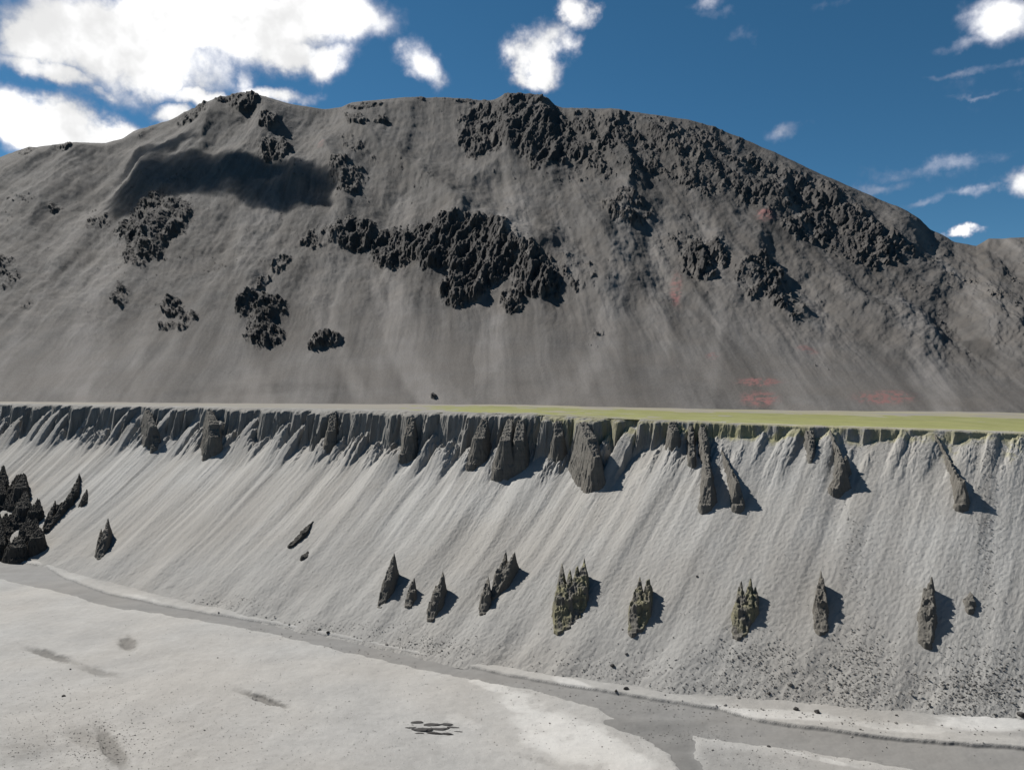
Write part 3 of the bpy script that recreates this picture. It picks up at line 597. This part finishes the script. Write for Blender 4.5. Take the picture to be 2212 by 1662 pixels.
for (cx, cy, sx, sy, cnt, lo_, hi_) in ZONES:
    if cy < 1530 and cnt > 250: cnt = int(cnt*.75)
    for _ in range(cnt):
        x_, y_ = rng.normal(cx, sx), rng.normal(cy, sy)
        i_, j_ = int((y_-850)/BIN), int((x_+60)/BIN)
        if not (0 <= i_ < NBY and 0 <= j_ < NBX) or not OK[i_, j_]: continue
        s_ = lo_+(hi_-lo_)*rng.random()**2.5; p = PM[i_, j_] + np.array([rng.normal(0, .15), rng.normal(0, .15), s_*.12])
        a_ = rng.random()*6.28; c_, d_ = math.cos(a_), math.sin(a_); v = protos[rng.integers(12)]*s_*.6
        v = np.stack([v[:, 0]*c_-v[:, 1]*d_, v[:, 0]*d_+v[:, 1]*c_, v[:, 2]], 1)+p
        gv.append(v); gf.append(I0[1]+n0); n0 += len(v); gt.append(np.full(len(v), rng.uniform(.1, 1.0)))
gv = np.vstack(gv); gf = np.vstack(gf); gt = np.concatenate(gt)
o = mesh_obj('gravel', gv, gf, M_stone, smooth=False, attrs={'tone': gt, 'rock': 0*gt, 'tint': 0*gt})
o['kind'] = 'stuff'; o['label'] = 'loose grey stones and gravel strewn over the foot of the scree and the valley floor'; o['category'] = 'gravel'

BL = [(1505,1245,.9,'small dark boulder alone on the scree between two of the right-hand spires'),(940,858,2.2,'lone dark boulder on the mountain foot just above the middle of the rim'),
 (1345,1360,.8,'dark stone beside the left foot of the twin-pointed spire'),(1352,1412,1.0,'grey boulder on the gravel below the twin-pointed spire'),(1470,1405,.9,'grey boulder on open scree between twin-pointed and three-pointed spires'),
 (1322,1438,1.4,'dark boulder at the upper edge of the bright salt patch'),(1352,1488,1.3,'dark boulder on the channel bank below the bright salt patch'),(1330,1492,.9,'smaller stone beside the dark boulder on the channel bank'),
 (1705,1478,1.6,'largest boulder in the gravel below the three-pointed spire'),(1718,1484,1.0,'boulder touching the right side of the largest gravel boulder'),(1660,1500,1.4,'long dark boulder on the pale bank below the gravel'),
 (1718,1532,1.5,'flat dark boulder on the pale bank, upper of a pair'),(1765,1538,1.7,'flat dark boulder on the pale bank, right of its pair'),(2205,1545,1.8,'dark boulder at the right edge above the pale bank'),
 (690,1360,1.0,'dark boulder on the upper channel bank left of the row of spires'),(708,1366,1.2,'boulder right beside the dark one on the left channel bank'),(835,1392,1.1,'boulder on the channel bank below the broad single-pointed spire'),
 (152,1445,.6,'tiny dark stone left of the long grey hollow'),(138,1503,.9,'lone dark stone on the pale flat at lower left'),(470,1420,.5,'dark pebble-like stone on the pale flat beyond the grey hollow'),(442,1577,.6,'dark stone alone in the middle of the pale flat'),
 (1660,1612,.8,'dark stone on the gravel island between the two channel arms'),(1538,1620,.7,'stone at the left tip of the gravel island'),(1935,1562,.9,'stone on the pale bank near the right side')]
for i, (bx, by, sz, lb) in enumerate(BL):
    if by < 880:
        # on the mountain foot
        k = np.argmin((PX-bx)**2+(PY-by)**2); p = (Xm.ravel()[k], Ym.ravel()[k], CAMZ+Zm.ravel()[k])
        o = mesh_obj('boulder', rockshape(700)*.8, I2[1], M_darkstone, smooth=False, attrs={'tone': np.full(162, .5), 'rock': np.zeros(162), 'tint': np.zeros(162)}); o.location = p
        tag(o, lb, 'boulder'); continue
    boulder(bx, by, sz, lb, 'single boulders below the canyon wall', 600+i, mat=M_darkstone if 'dark' in lb else M_stone)
k = 0
while k < 60:
    x_, y_ = rng.uniform(1430, 2200), rng.normal(1490, 28)
    if 1425 < y_ < 1545:
        boulder(x_, y_, rng.uniform(.5, 1.0), 'small grey boulder among many strewn over the foot of the right-hand scree', 'small boulders at the foot of the right-hand scree', 640+k); k += 1
k = 0
while k < 24:
    x_ = rng.uniform(430, 1050); y_ = np.interp(x_, UP[:, 0], UP[:, 1]) - rng.uniform(2, 22)
    boulder(x_, y_, rng.uniform(.45, .9), 'small grey boulder on the far bank of the dry channel, left half', 'small boulders along the far channel bank', 720+k); k += 1
SL = [(903,1560,3.6,.0,'upper left of the dark slab patch'),(934,1555,1.3,.1,'small one at the top of the patch'),(932,1565,4.6,-.05,'long one across the upper middle'),(962,1564,3.6,-.1,'blunt one in the upper right'),
      (886,1571,2.6,.0,'leftmost tip of the patch'),(915,1576,5.0,-.08,'wide one low on the left'),(950,1574,4.8,-.05,'wide one at the patch centre'),(978,1570,2.8,-.12,'one right of centre beside pale silt'),(990,1579,2.0,-.2,'short one at the right tip'),
      (938,1583,4.0,-.1,'lowest one on the near edge'),(966,1584,3.2,-.2,'lower right one slanting to the near edge'),(904,1583,2.2,0.,'small one at the near left')]
for i, (bx, by, sz, ro, lb) in enumerate(SL):
    boulder(bx, by, sz, 'flat dark slab on the pale flat, '+lb, 'flat dark slabs lying together on the pale flat', 800+i, mat=M_darkstone, sc=(1, .26+.12*random.random(), .11), name='stone_slab', cat='stone slab', rot=ro, sink=.3)

# ---------------------------------------------------------------- the cloud whose shadow lies on the upper left of the mountain
m = bpy.data.materials.new('cloud_vapour'); m.use_nodes = True; t = NT(m.node_tree)
vol = t.n('ShaderNodeVolumePrincipled', {'Color': (1, 1, 1, 1), 'Density': .055})
vol.inputs['Anisotropy'].default_value = .3
t.n('ShaderNodeOutputMaterial', {'Volume': vol})
I4 = ico(4)
def cloud(gx, gy, up, rx_, ry_, rz_, label, seed):
    k = np.argmin((PX-gx)**2+(PY-gy)**2); p = np.array([Xm.ravel()[k], Ym.ravel()[k], CAMZ+Zm.ravel()[k]])
    c = p + SUNV/SUNV[2]*up; v = I4[0].copy()
    n = 1+.6*fbm(v[:, 0]*1.7+v[:, 2], v[:, 1]*1.7-v[:, 2], seed, 4)+.15*ridged(v[:, 0]*3+v[:, 2]*2, v[:, 1]*3, seed+3, 3)
    v = v*n[:, None]; v[:, 2] = np.where(v[:, 2] < 0, v[:, 2]*.4, v[:, 2])
    o = mesh_obj('cloud', v*np.array([rx_, ry_, rz_]), I4[1], m); o.location = c
    return tag(o, label, 'cloud')
cloud(395, 385, 620, 125, 44, 40, 'white flat cloud above the upper left of the mountain, shading the scree', 5)
cloud(590, 405, 640, 88, 46, 34, 'small white cloud beside the flat one over the summit ridge', 15)
cloud(330, 340, 600, 78, 26, 22, 'thin white cloud shred just behind the flat one', 25)
